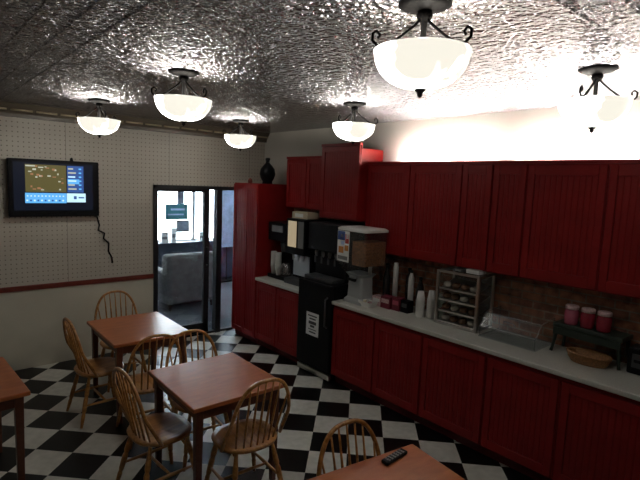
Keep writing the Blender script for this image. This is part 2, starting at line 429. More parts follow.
# signs in that window and things on the sill
sg = MB().box((4.09, 9.50, 1.34), (4.57, 9.515, 1.66)).box((4.20, 9.496, 1.53), (4.50, 9.50, 1.57), 1).box((4.14, 9.496, 1.43), (4.48, 9.50, 1.46), 1)
tag(sg.build('window_sign', [M['teal'], M['palebl']]), 'teal sign with two pale lines hung in the bright window beyond the door', 'sign')
sg = MB().box((4.31, 9.46, 1.08), (4.59, 9.475, 1.33)).box((4.34, 9.456, 1.11), (4.56, 9.46, 1.30), 1)
tag(sg.build('window_poster', [M['grey'], M['poster']]), 'small grey poster just under the teal sign in the far window', 'poster')
sg = MB().box((4.36, 9.525, 1.66), (4.50, 9.54, 2.02))
tag(sg.build('notice_strip', M['poster']), 'narrow grey notice above the teal sign in the far window', 'sign')
bn = thing('standing_banner', 'pale blue standing banner behind the right-hand glass of the doorway', 'banner', (5.35, 9.2, 0))
MB().box((-0.28, -0.01, 0.75), (0.30, 0.01, 2.0)).build('banner_sheet', M['palebl'], bn)
MB().tube([(0, 0.02, 0.02), (0, 0.02, 1.95)], 0.012, 8).build('pole', M['alu'], bn)
MB().box((-0.25, -0.12, 0), (0.25, 0.12, 0.03)).build('base', M['alu'], bn, bevel=0.005)
for i, (x, wd, h, lab) in enumerate([(3.95, 0.14, 0.22, 'pale carton at the left end of the dark sill beyond the door'), (4.16, 0.10, 0.30, 'tall pale carton on the dark sill below the teal sign'),
                                    (4.78, 0.16, 0.20, 'low pale carton on the dark sill beside the window mullion')]):
    m_ = MB().box((x, 9.36, 0.88), (x + wd, 9.46, 0.88 + h)).box((x + 0.01, 9.355, 0.88 + h * 0.35), (x + wd - 0.01, 9.36, 0.88 + h * 0.6), 1)
    tag(m_.build('carton', [M['paper'], M['grey']], bevel=0.004), lab, 'carton', 'cartons on the far window sill')

# ------------------------------------------------------------------ cabinets
def door_mesh(y0, y1, z0, z1, x, st=0.055, rail=0.075):
    """beadboard door, front faces -X at x-0.02: stiles, rails, recessed panel with vertical V grooves"""
    m = MB()
    m.box((x - 0.020, y0, z0), (x, y0 + st, z1)); m.box((x - 0.020, y1 - st, z0), (x, y1, z1))
    m.box((x - 0.020, y0 + st, z0), (x, y1 - st, z0 + rail)); m.box((x - 0.020, y0 + st, z1 - rail), (x, y1 - st, z1))
    ya, yb = y0 + st, y1 - st; n = max(2, round((yb - ya) / 0.042)); p = (yb - ya) / n
    prof = []
    for k in range(n):
        a = ya + k * p
        prof += [(x - 0.0055, a), (x - 0.011, a + 0.006), (x - 0.012, a + p / 2), (x - 0.011, a + p - 0.006)]
    prof.append((x - 0.0055, yb))
    zz0, zz1 = z0 + rail, z1 - rail
    vs = [(q[0], q[1], zz0) for q in prof] + [(q[0], q[1], zz1) for q in prof]; k = len(prof)
    m.add(vs, [(i, i + 1, k + i + 1, k + i) for i in range(k - 1)])
    return m

def base_cabinet(y0, y1, label, doors=1, toe=True, top=0.895):
    t = thing('base_cabinet', label, 'cabinet', (0, 0, 0), 0, 'red base cabinets')
    t.location = (XF, (y0 + y1) / 2, 0); oy = t.location.y; e = 0.002
    MB().box((0, y0 - oy + e, 0.10), (XW - XF - 0.025, y1 - oy - e, top)).build('carcass', M['red'], t)
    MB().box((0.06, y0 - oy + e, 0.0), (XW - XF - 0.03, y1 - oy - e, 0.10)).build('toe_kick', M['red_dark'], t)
    n = doors; wd = (y1 - y0) / n
    for k in range(n):
        a = y0 - oy + k * wd + 0.012; b = y0 - oy + (k + 1) * wd - 0.012
        door_mesh(a, b, 0.115, top - 0.03, 0).build('door', M['red'], t, bevel=0.003, seg=1)
    return t
ys = [3.79, 3.17, 2.585, 1.95, 1.365, 0.76, 0.14]
labs = ['red beadboard base cabinet next to the tall black machine, left end of the long counter', 'red base cabinet second from the black machine, under the bottles and boxes',
        'red base cabinet third from the black machine, under the framed display rack', 'red base cabinet fourth from the black machine, under the low clear case',
        'red base cabinet below the dark green jar stand', 'red base cabinet at the near end of the long counter']
for k in range(6): base_cabinet(ys[k + 1], ys[k], labs[k])
base_cabinet(4.386, 5.305, 'red base cabinet between pantry and black machine, carrying the coffee machines', doors=2)

def countertop(y0, y1, label):
    t = MB().box((XF - 0.035, y0, 0.897), (XW - 0.022, y1, ZCT))
    o = t.build('countertop', M['counter'], bevel=0.008, seg=3)
    return tag(o, label, 'countertop', 'pale countertops')
countertop(0.14, 3.80, 'long pale countertop over the row of red base cabinets')
countertop(4.38, 5.305, 'short pale countertop under the coffee machines by the pantry')

def wall_cabinet(y0, y1, z0, z1, xf, label, doors=1, name='wall_cabinet', rail=0.085):
    t = thing(name, label, 'cabinet', (xf, (y0 + y1) / 2, z0), 0, 'red wall cabinets'); oy = t.location.y; e = 0.002
    MB().box((0, y0 - oy + e, 0), (XW - xf - 0.002, y1 - oy - e, z1 - z0 - 0.06)).build('carcass', M['red'], t)
    MB().box((-0.022, y0 - oy, z1 - z0 - 0.03), (0.018, y1 - oy, z1 - z0)).box((0, y0 - oy, z1 - z0 - 0.062), (0.018, y1 - oy, z1 - z0 - 0.03)).build('cornice', M['red'], t)  # raised front lip, added to hide the fill tubes behind it
    wd = (y1 - y0) / doors
    for k in range(doors):
        door_mesh(y0 - oy + k * wd + 0.008, y0 - oy + (k + 1) * wd - 0.008, 0.01, z1 - z0 - 0.034, 0, rail=rail).build('door', M['red'], t, bevel=0.003, seg=1)
    return t
uz0, uz1 = 1.478, 2.454
for (a, b, n, lab) in [(3.14, 3.735, 1, 'red wall cabinet beside the taller projecting cabinet, above the clear dispenser'), (2.54, 3.14, 1, 'red wall cabinet second from the projecting one, above the bottles'),
                       (1.93, 2.54, 2, 'red wall cabinet with two narrow doors, above the framed display rack'), (1.325, 1.93, 1, 'red wall cabinet with a wide door, above the jar stand'),
                       (0.72, 1.325, 1, 'red wall cabinet cut by the frame edge at the near end of the row'), (0.14, 0.72, 1, 'red wall cabinet at the very end of the row, past the frame edge')]:
    wall_cabinet(a, b, uz0, uz1, XU, lab, n)
wall_cabinet(3.738, 4.376, 1.80, 2.654, XT, 'tallest red wall cabinet, projecting above the black machine', 1, rail=0.06)
wall_cabinet(4.378, 5.21, 1.87, 2.53, XU, 'red two-door wall cabinet above the coffee machines', 2, rail=0.06)
pt = thing('pantry_cabinet', 'tall narrow red pantry cabinet beside the glass door', 'cabinet', (XF, 5.61, 0))
MB().box((0, -0.30, 0.09), (XW - XF - 0.002, 0.305, 2.165)).build('carcass', M['red'], pt)
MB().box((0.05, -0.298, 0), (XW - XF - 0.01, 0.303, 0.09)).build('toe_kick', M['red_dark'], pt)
for a, b in ((-0.293, -0.002), (0.002, 0.298)):
    door_mesh(a, b, 0.10, 2.15, 0, st=0.04, rail=0.07).build('door', M['red'], pt, bevel=0.003, seg=1)

# ------------------------------------------------------------------ ceiling lamps
def make_lamp(label):
    t = thing('ceiling_light', label, 'lamp', (0, 0, ZC), 0, 'bowl ceiling lights')
    MB().lathe([(0.001, 0), (0.10, 0), (0.102, -0.010), (0.075, -0.022), (0.03, -0.032), (0.001, -0.033)], n=32).build('canopy', M['bronze'], t)
    MB().lathe([(0.001, -0.03), (0.028, -0.032), (0.032, -0.05), (0.022, -0.066), (0.012, -0.075), (0.010, -0.29), (0.001, -0.29)], n=16).build('stem', M['bronze'], t)
    for k in range(3):
        an = 2 * PI * k / 3 + 0.5; c, s = math.cos(an), math.sin(an)
        prof = [(0.015, -0.062), (0.035, -0.085), (0.07, -0.115), (0.11, -0.148), (0.15, -0.172), (0.185, -0.177), (0.205, -0.160), (0.205, -0.135), (0.190, -0.124), (0.176, -0.138), (0.184, -0.150)]
        MB().tube([(c * r, s * r, z) for r, z in prof], 0.0055, 6).build('scroll_arm', M['bronze'], t)
    # glass bowl, thin shell open at the top
    R, D = 0.184, 0.138
    out, inn = [], []
    for i in range(13):
        u = i / 12 * PI / 2
        out.append((max(0.001, R * math.sin(u) ** 0.9), -0.185 - D * math.cos(u)))
    out += [(R + 0.003, -0.181), (R - 0.006, -0.181)]
    for i in range(12, -1, -1):
        u = i / 12 * PI / 2
        out.append((max(0.001, (R - 0.007) * math.sin(u) ** 0.9), -0.185 - (D - 0.007) * math.cos(u)))
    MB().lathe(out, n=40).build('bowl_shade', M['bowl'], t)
    MB().lathe([(0.001, -0.316), (0.022, -0.320), (0.022, -0.328), (0.010, -0.335), (0.012, -0.346), (0.001, -0.356)], n=16).build('finial', M['bronze'], t)
    L = bpy.data.lights.new('bulb', 'POINT'); L.energy = BULB_W; L.shadow_soft_size = 0.035; L.color = (1.0, 0.955, 0.89)
    lo = bpy.data.objects.new('bulb', L); COL.objects.link(lo); lo.parent = t; lo.location = (0.06, 0, -0.245)
    return t
BULB_W = 7.0
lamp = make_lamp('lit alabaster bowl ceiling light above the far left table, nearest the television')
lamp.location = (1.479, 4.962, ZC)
for loc, lab in [((1.471, 3.13), 'lit bowl ceiling light in the middle of the left row, over the centre table'), ((3.09, 5.05), 'lit bowl ceiling light farthest away, in front of the pantry and small black ornament'),
                 ((3.03, 3.09), 'lit bowl ceiling light just in front of the tallest red wall cabinet'), ((1.557, 1.23), 'largest-looking bowl ceiling light, nearest the camera at the top edge'),
                 ((3.003, 1.132), 'lit bowl ceiling light in the glare by the white wall above the wall cabinets')]:
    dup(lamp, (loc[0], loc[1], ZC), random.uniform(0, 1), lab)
# added fill strips, hidden on the wall cabinets, to whiten the wall above
M['tube'] = emis('fill_tube', (1.0, 0.96, 0.89), 150.0)
def strip(y0, y1, label):
    t = thing('fill_strip', label, 'lamp', (4.04, (y0 + y1) / 2, uz1 - 0.06), 0, 'added fill strips on the wall cabinets'); h = (y1 - y0) / 2
    MB().box((-0.03, -h, 0), (0.03, h, 0.02)).build('housing', M['white'], t, bevel=0.003)
    MB().tube([(0, -h + 0.03, 0.032), (0, h - 0.03, 0.032)], 0.010, 10).build('tube', M['tube'], t)
    for s in (-1, 1): MB().box((-0.02, s * h, 0.02), (0.02, s * (h - 0.03), 0.05)).build('socket', M['white'], t)
strip(2.35, 3.45, 'added fill strip hidden on the wall cabinets beside the projecting cabinet')
strip(1.05, 2.15, 'added fill strip hidden on the wall cabinets above the jar stand')
strip(0.15, 0.90, 'added fill strip hidden on the last wall cabinets at the near end')

# ------------------------------------------------------------------ television
tv = thing('television', 'black flat television showing a weather map, mounted high on the pegboard wall', 'television', (1.326, YB, 2.02))
tv.rotation_euler = (0, 0, 0)
MB().box((-0.453, -0.085, -0.305), (0.453, -0.035, 0.318)).build('case', M['black'], tv, bevel=0.008)
MB().box((-0.20, -0.04, -0.15), (0.20, -0.002, 0.15)).build('wall_bracket', M['black_matte'], tv)
MB().lathe([(0.02, 0), (0.014, 0.03), (0.006, 0.04)], (0.17, -0.06, 0.316), 10, closed=True).build('camera_nub', M['black'], tv)
M['scr_bg'] = emis('screen_dark', (0.004, 0.006, 0.014), 0.5)
M['scr_olive'] = emis('screen_map', (0.10, 0.085, 0.030), 0.55)
M['scr_rust'] = emis('screen_rust', (0.20, 0.10, 0.05), 0.9)
M['scr_navy'] = emis('screen_navy', (0.02, 0.05, 0.16), 1.0)
M['scr_sky'] = emis('screen_sky', (0.10, 0.36, 0.72), 0.7)
M['scr_pale'] = emis('screen_pale', (0.45, 0.66, 0.82), 0.75)
M['scr_grey'] = emis('screen_grey', (0.30, 0.31, 0.25), 0.9)
sc = MB()
def rect(x0, z0, x1, z1, mi, dpt=0.0):
    sc.add([(x0, -0.0862 - dpt, z0), (x1, -0.0862 - dpt, z0), (x1, -0.0862 - dpt, z1), (x0, -0.0862 - dpt, z1)], [(0, 1, 2, 3)], mi)
SX0, SX1, SZ0, SZ1 = -0.355, 0.325, -0.175, 0.272
rect(SX0 - 0.05, SZ0 - 0.06, SX1 + 0.06, SZ1 + 0.01, 0)
rect(-0.295, -0.035, 0.105, 0.262, 1, 0.0004)
rng = random.Random(3)
for i in range(26):
    a = rng.uniform(-0.28, 0.06); b = rng.uniform(-0.02, 0.235); rect(a, b, a + rng.uniform(0.012, 0.035), b + rng.uniform(0.008, 0.02), rng.choice([2, 2, 6]), 0.0008)
rect(-0.29, 0.238, -0.20, 0.252, 6, 0.0008); rect(-0.17, 0.226, -0.12, 0.238, 6, 0.0008)
rect(0.115, -0.035, 0.285, 0.262, 3, 0.0004)
for i in range(6):
    z = 0.222 - 0.045 * i; rect(0.125, z, 0.125 + rng.uniform(0.05, 0.1), z + 0.016, 5 if i in (2, 3) else 6, 0.0008); rect(0.235, z, 0.262, z + 0.016, 4, 0.0008)
rect(0.12, 0.06, 0.24, 0.115, 4, 0.0006)
rect(-0.30, -0.155, 0.105, -0.045, 4, 0.0004); rect(0.108, -0.145, 0.305, -0.045, 5, 0.0004)
for i in range(11): rect(-0.285 + 0.035 * i, -0.085, -0.27 + 0.035 * i, -0.072, 5, 0.0008); rect(-0.29 + 0.035 * i, -0.135, -0.272 + 0.035 * i, -0.118, 3 if i % 2 else 5, 0.0008)
rect(0.18, -0.11, 0.21, -0.075, 3, 0.0008); rect(0.23, -0.10, 0.29, -0.085, 3, 0.0008)
sc.build('screen', [M['scr_bg'], M['scr_olive'], M['scr_rust'], M['scr_navy'], M['scr_sky'], M['scr_pale'], M['scr_grey']], tv)
cb = MB().tube([(1.70, YB - 0.02, 1.74), (1.775, YB - 0.012, 1.70), (1.80, YB - 0.012, 1.60), (1.785, YB - 0.012, 1.54), (1.86, YB - 0.012, 1.50), (1.845, YB - 0.012, 1.44), (1.905, YB - 0.012, 1.38), (1.90, YB - 0.012, 1.28), (1.94, YB - 0.012, 1.20), (1.945, YB - 0.012, 1.13)], 0.009, 6)
tag(cb.build('cable', M['black_matte']), 'thin black cable dangling below the right side of the television', 'cable')

# ------------------------------------------------------------------ tables
def make_table(w_, d_, label, loc, rz=0):
    t = thing('dining_table', label, 'table', loc, rz, 'brown dining tables')
    MB().box((-w_ / 2, -d_ / 2, 0.722), (w_ / 2, d_ / 2, 0.752)).build('tabletop', M['table_top'], t, bevel=0.006)
    i = 0.045; ap = MB()
    for s in (-1, 1):
        ap.box((-w_ / 2 + i + 0.02, s * (d_ / 2 - i), 0.645), (w_ / 2 - i - 0.02, s * (d_ / 2 - i - 0.02), 0.722))
        ap.box((s * (w_ / 2 - i), -d_ / 2 + i + 0.02, 0.645), (s * (w_ / 2 - i - 0.02), d_ / 2 - i - 0.02, 0.722))
    ap.build('apron', M['table_leg'], t)
    for sx in (-1, 1):
        for sy in (-1, 1):
            cx, cy = sx * (w_ / 2 - 0.06), sy * (d_ / 2 - 0.06)
            l = MB(); q = 0.027; p = 0.019
            l.add([(cx - p, cy - p, 0), (cx + p, cy - p, 0), (cx + p, cy + p, 0), (cx - p, cy + p, 0), (cx - q, cy - q, 0.722), (cx + q, cy - q, 0.722), (cx + q, cy + q, 0.722), (cx - q, cy + q, 0.722)],
                  [(0, 3, 2, 1), (4, 5, 6, 7), (0, 1, 5, 4), (1, 2, 6, 5), (2, 3, 7, 6), (3, 0, 4, 7)])
            l.build('leg', M['table_leg'], t, bevel=0.004)
    return t
make_table(0.71, 0.86, 'brown wooden table farthest back, near the glass door', (1.70, 4.59, 0), math.radians(-1))
make_table(0.72, 0.78, 'brown wooden table in the centre of the floor with three chairs round it', (1.71, 3.07, 0), math.radians(-1))
make_table(0.76, 0.82, 'brown wooden table cut by the frame edge, alone by the pegboard wall side', (0.205, 3.95, 0), math.radians(3))
make_table(0.76, 0.82, 'brown wooden table nearest the camera, with a remote control on it', (1.71, 1.245, 0), math.radians(-8.5))

# ------------------------------------------------------------------ chairs (bow-back windsor)
def make_chair(label):
    t = thing('dining_chair', label, 'chair', (0, 0, 0), 0, 'oak bow-back chairs')     # faces +Y, origin at seat centre on the floor
    # saddle seat
    n = 36; ring = []
    def outline(k, s=1.0):
        a = 2 * PI * k / n; x = math.cos(a); y = math.sin(a)
        ex = abs(x) ** 0.8 * (1 if x > 0 else -1); ey = abs(y) ** 0.8 * (1 if y > 0 else -1)
        wx = 0.222 if y > -0.2 else 0.222 - 0.02 * (-y - 0.2)
        return ex * wx * s, ey * 0.205 * s
    m = MB(); vs = []; fs = []
    layers = [(0.86, 0.415), (0.97, 0.425), (1.0, 0.440), (0.97, 0.452), (0.80, 0.448), (0.45, 0.440), (0.02, 0.438)]
    for s, z in layers:
        for k in range(n):
            x, y = outline(k, s); vs.append((x, y, z + (0.006 if (s < 0.7 and y > 0.05) else 0)))
    for i in range(len(layers) - 1):
        for k in range(n): fs.append((i * n + k, i * n + (k + 1) % n, (i + 1) * n + (k + 1) % n, (i + 1) * n + k))
    fs.append(tuple(range(n))[::-1]); fs.append(tuple((len(layers) - 1) * n + k for k in range(n)))
    m.add(vs, fs, 0, True).build('seat', M['oak'], t)
    # bow
    bow = []
    def bow_pt(u):                       # u 0..1 from left seat edge over the top to the right
        a = PI * (1 - u); x = 0.226 * (abs(math.cos(a)) ** 0.75) * (1 if math.cos(a) > 0 else -1)
        h = math.sin(a) ** 0.72 if math.sin(a) > 0 else 0
        z = 0.445 + 0.485 * h
        y = -0.095 - 0.07 * min(1, h * 2.2) - 0.10 * h
        return Vector((x, y, z))
    bow = [bow_pt(i / 40) for i in range(41)]
    MB().tube(bow, 0.0125, 8).build('back_bow', M['oak'], t)
    for k in range(7):
        f = (k - 3) / 3.0
        top = min(bow[8:33], key=lambda p: abs(p.x - f * 0.172)) if abs(f) < 0.95 else min(bow[6:35], key=lambda p: abs(p.x - f * 0.188))
        b0 = Vector((f * 0.142, -0.165 + 0.03 * f * f, 0.443)); mid = (b0 + top) / 2
        MB().tube([b0, b0.lerp(top, 0.33), mid, b0.lerp(top, 0.75), top], [0.0065, 0.0085, 0.008, 0.006, 0.0055], 6).build('spindle', M['oak'], t)
    feet = {}
    for sx in (-1, 1):
        for sy in (-1, 1):
            a = Vector((sx * 0.135, sy * 0.13, 0.425)); b = Vector((sx * 0.205, sy * 0.205 + (-0.02 if sy < 0 else 0), 0.0)); feet[sx, sy] = (a, b)
            pts = [a.lerp(b, q) for q in (0, 0.1, 0.25, 0.36, 0.40, 0.44, 0.55, 0.68, 0.72, 0.76, 0.9, 1)]
            MB().tube(pts, [0.012, 0.014, 0.0185, 0.0195, 0.014, 0.0195, 0.020, 0.018, 0.013, 0.017, 0.014, 0.011], 8).build('leg', M['oak'], t)
    mids = []
    for sx in (-1, 1):
        p = feet[sx, -1][0].lerp(feet[sx, -1][1], 0.58); q = feet[sx, 1][0].lerp(feet[sx, 1][1], 0.58); mids.append((p + q) / 2)
        MB().tube([p, p.lerp(q, 0.3), (p + q) / 2, p.lerp(q, 0.7), q], [0.008, 0.011, 0.013, 0.011, 0.008], 8).build('stretcher', M['oak'], t)
    MB().tube([mids[0], mids[0].lerp(mids[1], 0.5), mids[1]], [0.008, 0.012, 0.008], 8).build('stretcher', M['oak'], t)
    return t
D = math.radians
chair = make_chair('oak bow-back chair left of the farthest table, turned side-on, bare floor beside it')
chair.location = (1.33, 4.55, 0); chair.rotation_euler = (0, 0, D(-88))
CH = [((1.74, 5.14), D(178), 'oak bow-back chair behind the farthest table, its back to the pegboard wall'),
      ((1.55, 3.965), D(-5), 'oak bow-back chair in front of the farthest table, back showing behind the centre table'),
      ((1.765, 3.40), D(173), 'oak bow-back chair on the far side of the centre table, seen over its top'),
      ((1.315, 3.15), D(-86), 'oak bow-back chair at the side of the centre table facing the red cabinets'),
      ((1.745, 2.715), D(-3), 'oak bow-back chair on the near side of the centre table, its bow overlapping the tabletop'),
      ((1.745, 1.485), D(176), 'oak bow-back chair behind the nearest table, only its arched back showing')]
for (x, y), r, lab in CH: dup(chair, (x, y, 0), r, lab)

# remote control
rc = thing('remote_control', 'dark remote control lying on the nearest table', 'remote control', (1.945, 1.555, 0.752), D(4))
MB().box((-0.09, -0.023, 0.001), (0.09, 0.023, 0.020)).build('body', M['black'], rc, bevel=0.006)
for i in range(6):
    for j in range(3):
        MB().box((-0.07 + i * 0.024, -0.017 + j * 0.012, 0.020), (-0.056 + i * 0.024, -0.009 + j * 0.012, 0.0225)).build('button', M['grey'], rc)

# ------------------------------------------------------------------ pantry ornament
orn = thing('black_vase', 'small black gourd-shaped vase standing on the pantry', 'vase', (3.80, 5.50, 2.165))
MB().lathe([(0.001, 0), (0.07, 0), (0.065, 0.03), (0.09, 0.07), (0.108, 0.13), (0.095, 0.20), (0.055, 0.25), (0.028, 0.28), (0.024, 0.315)], n=28).build('body', M['black'], orn)
MB().lathe([(0.024, 0.31), (0.034, 0.325), (0.03, 0.345), (0.001, 0.35)], n=20).build('neck_lip', M['black_matte'], orn)
kb = MB().lathe([(0.001, 0), (0.03, 0), (0.032, 0.03), (0.024, 0.055), (0.001, 0.07)], (3.72, 5.80, 2.165), 16)
tag(kb.build('small_pot', M['rail']), 'tiny brown pot on the pantry beside the black vase', 'pot')

# ------------------------------------------------------------------ coffee machines on the short counter
c1 = thing('coffee_brewer', 'black coffee brewer with pale cups, next to the pantry on the short counter', 'coffee machine', (3.66, 5.08, ZCT))
MB().box((0.02, -0.19, 0), (0.42, 0.19, 0.05)).build('base', M['black'], c1, bevel=0.008)
MB().box((0.24, -0.19, 0.05), (0.42, 0.19, 0.74)).build('column', M['black'], c1, bevel=0.008)
MB().box((0.02, -0.19, 0.50), (0.24, 0.19, 0.74)).build('head', M['black'], c1, bevel=0.012)
MB().box((0.012, -0.13, 0.62), (0.022, 0.10, 0.70)).build('control_panel', M['grey'], c1)
MB().lathe([(0.055, 0.36), (0.07, 0.49)], (0.13, -0.05, 0), 20, closed=True).build('brew_basket', M['grey_dark'], c1)
cf = MB().lathe([(0.001, 0.055), (0.068, 0.055), (0.075, 0.11), (0.062, 0.18), (0.045, 0.215)], (0.11, -0.10, 0), 24).build('carafe', M['carafe'], c1)
MB().tube([(0.06, -0.13, 0.19), (0.02, -0.155, 0.18), (0.015, -0.16, 0.10), (0.05, -0.135, 0.08)], 0.008, 8).build('carafe_handle', M['black'], cf)
for (y, z, lab) in [(5.20, 0.37, 0), (5.05, 0.32, 0)]:
    pass
cups_x = [(3.735, 5.205, 'white paper cup stack at the pantry end of the short counter'), (3.715, 5.075, 'white paper cup stack in front of the coffee brewer')]
for (x, y, lab) in cups_x:
    z0 = ZCT + 0.05; m_ = MB()
    m_.lathe([(0.001, 0), (0.028, 0), (0.04, 0.105), (0.043, 0.107), (0.041, 0.112)], (0, 0, 0), 18)
    for k in range(14): m_.lathe([(0.0375 + 0.0006, 0.10 + 0.014 * k), (0.0425, 0.112 + 0.014 * k), (0.041, 0.114 + 0.014 * k)], (0, 0, 0), 18)
    o = m_.build('cup_stack', M['white']); o.location = (x, y, z0); tag(o, lab, 'cups', 'paper cup stacks by the coffee brewer')
c2 = thing('cappuccino_machine', 'tall black cappuccino machine with a lit cream panel, on the short counter', 'coffee machine', (3.66, 4.665, ZCT))
MB().box((0.12, -0.175, 0), (0.44, 0.185, 0.82)).build('cabinet', M['black'], c2, bevel=0.01)
MB().box((0.0, -0.175, 0.38), (0.12, 0.185, 0.82)).build('front_door', M['black'], c2, bevel=0.01)
MB().box((-0.008, -0.02, 0.47), (0.0, 0.14, 0.79)).build('front_panel', emis('lit_panel', (0.55, 0.44, 0.28), 0.32), c2)
MB().box((-0.008, -0.16, 0.47), (0.0, -0.06, 0.79)).build('trim_panel', M['grey'], c2)
MB().box((-0.02, -0.17, 0), (0.12, 0.18, 0.07)).build('drip_tray', M['grey_dark'], c2, bevel=0.006)
for k in range(3): MB().lathe([(0.012, 0.30), (0.022, 0.38)], (0.06, -0.10 + 0.10 * k, 0), 14, closed=True).build('nozzle', M['steel'], c2)
MB().box((0.112, -0.15, 0.10), (0.12, 0.16, 0.36)).build('splash_plate', M['steel'], c2)
MB().box((0.16, -0.177, 0.735), (0.23, -0.1745, 0.775)).build('side_badge', M['paper'], c2)
MB().box((0.2, -0.1, 0.82), (0.3, 0.1, 0.822)).build('top_plate', M['grey_dark'], c2)
bx = MB().box((3.72, 4.52, ZCT + 0.8225), (3.90, 4.82, ZCT + 0.90)).box((3.718, 4.60, ZCT + 0.84), (3.72, 4.76, ZCT + 0.885), 1)
tag(bx.build('filter_carton', [M['cream'], M['paper']], bevel=0.004), 'flat cream carton lying on the cappuccino machine', 'carton')

# ------------------------------------------------------------------ black floor machine and the drink dispenser on it
fr_ = thing('mini_fridge', 'black floor-standing mini fridge with a white notice, between the two counters', 'fridge', (3.50, 4.085, 0))
MB().box((0.05, -0.285, 0.04), (0.62, 0.285, 1.09)).build('cabinet', M['black'], fr_, bevel=0.008)
MB().box((0.0, -0.285, 0.11), (0.048, 0.285, 1.09)).build('door', M['black'], fr_, bevel=0.01)
MB().box((0.02, -0.28, 0.015), (0.05, 0.28, 0.075)).build('kick_plate', M['steel'], fr_)
for s in (-1, 1):
    for x in (0.1, 0.56): MB().lathe([(0.02, 0), (0.02, 0.04)], (x, s * 0.23, 0), 10, closed=True).build('foot', M['black_matte'], fr_)
MB().tube([(0.0, -0.235, 0.62), (-0.035, -0.235, 0.64), (-0.035, -0.235, 0.94), (0.0, -0.235, 0.96)], 0.009, 8).build('door_handle', M['grey_dark'], fr_)
nt_ = MB().box((-0.0025, -0.10, 0.47), (-0.0005, 0.115, 0.735))
for (a, b, c, d) in [(-0.07, 0.69, 0.09, 0.705), (-0.05, 0.655, 0.06, 0.672), (-0.06, 0.60, 0.07, 0.635), (-0.03, 0.565, 0.045, 0.59), (-0.065, 0.535, 0.075, 0.545), (-0.055, 0.50, 0.06, 0.515)]:
    nt_.box((-0.0032, a, b), (-0.0025, c, d), 1)
nt_.build('notice_sheet', [M['paper'], M['grey_dark']], fr_)
dd = thing('drink_dispenser', 'black drink dispenser with grey taps on the mini fridge', 'dispenser', (3.62, 4.115, 1.09))
MB().box((0.14, -0.27, 0), (0.5, 0.27, 0.66)).build('cabinet', M['black_matte'], dd, bevel=0.012)
MB().box((0.0, -0.25, 0.34), (0.14, 0.25, 0.66)).build('hood', M['black_matte'], dd, bevel=0.012)
MB().box((-0.04, -0.25, 0), (0.14, 0.25, 0.045)).build('drip_tray', M['grey_dark'], dd, bevel=0.006)
for k in range(4):
    y = -0.17 + 0.113 * k
    nz = MB().lathe([(0.012, 0.26), (0.022, 0.30), (0.022, 0.34)], (0.07, y, 0), 12, closed=True).build('tap', M['grey'], dd)
    MB().box((0.045, y - 0.012, 0.19), (0.055, y + 0.012, 0.27)).build('lever', M['grey_dark'], nz)

# ------------------------------------------------------------------ things on the long counter
# clear hopper dispenser
jg = thing('cereal_dispenser', 'large clear dispenser with white lid, bright label and brown contents at the counter end', 'dispenser', (3.74, 3.60, ZCT), D(-4))
def rrect(hx, hy, r=0.03, n=5):
    P_ = []
    for cx, cy, a0 in ((hx - r, hy - r, 0), (-hx + r, hy - r, 90), (-hx + r, -hy + r, 180), (hx - r, -hy + r, 270)):
        for k in range(n + 1): a = D(a0 + 90 * k / n); P_.append((cx + r * math.cos(a), cy + r * math.sin(a)))
    return P_
def loft(layers, cap=True):
    m_ = MB(); k = len(layers[0][0]); vs = [(x, y, z) for poly, z in layers for x, y in poly]; fs = []
    for i in range(len(layers) - 1):
        for j in range(k): fs.append((i * k + j, i * k + (j + 1) % k, (i + 1) * k + (j + 1) % k, (i + 1) * k + j))
    if cap: fs += [tuple(range(k))[::-1], tuple((len(layers) - 1) * k + j for j in range(k))]
    return m_.add(vs, fs, 0, False)
loft([(rrect(0.11, 0.14), 0.30), (rrect(0.165, 0.22), 0.42), (rrect(0.165, 0.22), 0.775)], cap=False).build('hopper', M['acrylic'], jg)
loft([(rrect(0.155, 0.10), 0.425), (rrect(0.158, 0.105), 0.50), (rrect(0.158, 0.105), 0.675)]).build('cereal_fill', M['brown_food'], jg).location = (0.0, -0.108, 0)
loft([(rrect(0.172, 0.228), 0.775), (rrect(0.172, 0.228), 0.80), (rrect(0.15, 0.20), 0.815)]).build('lid', M['white'], jg, bevel=0.004)
loft([(rrect(0.12, 0.15), 0.0), (rrect(0.115, 0.145), 0.03), (rrect(0.09, 0.12), 0.06), (rrect(0.085, 0.11), 0.28), (rrect(0.11, 0.14), 0.32)]).build('pedestal', M['frosted'], jg)
MB().lathe([(0.03, 0.0), (0.05, 0.05)], (-0.09, 0.0, 0.24), 16, closed=True).build('spout', M['grey'], jg)
MB().box((-0.115, -0.06, 0.245), (-0.145, 0.06, 0.275)).build('turn_knob', M['black'], jg, bevel=0.006)
MB().box((-0.02, -0.15, 0.32), (0.02, -0.135, 0.44)).build('chute_brace', M['steel'], jg)
lb = MB().box((-0.169, 0.02, 0.44), (-0.166, 0.215, 0.77))
for (a, b, c, d, mi) in [(0.09, 0.67, 0.21, 0.765, 1), (0.10, 0.62, 0.15, 0.66, 2), (0.025, 0.64, 0.085, 0.74, 3), (0.03, 0.69, 0.07, 0.755, 0), (0.03, 0.56, 0.09, 0.62, 4), (0.11, 0.53, 0.19, 0.60, 4), (0.12, 0.70, 0.16, 0.73, 0), (0.04, 0.46, 0.20, 0.50, 5)]:
    lb.box((-0.1705, a, b), (-0.169, c, d), mi)
lb.build('label', [M['paper'], M['blue'], M['palebl'], M['redprint'], M['orange'], M['grey']], jg)

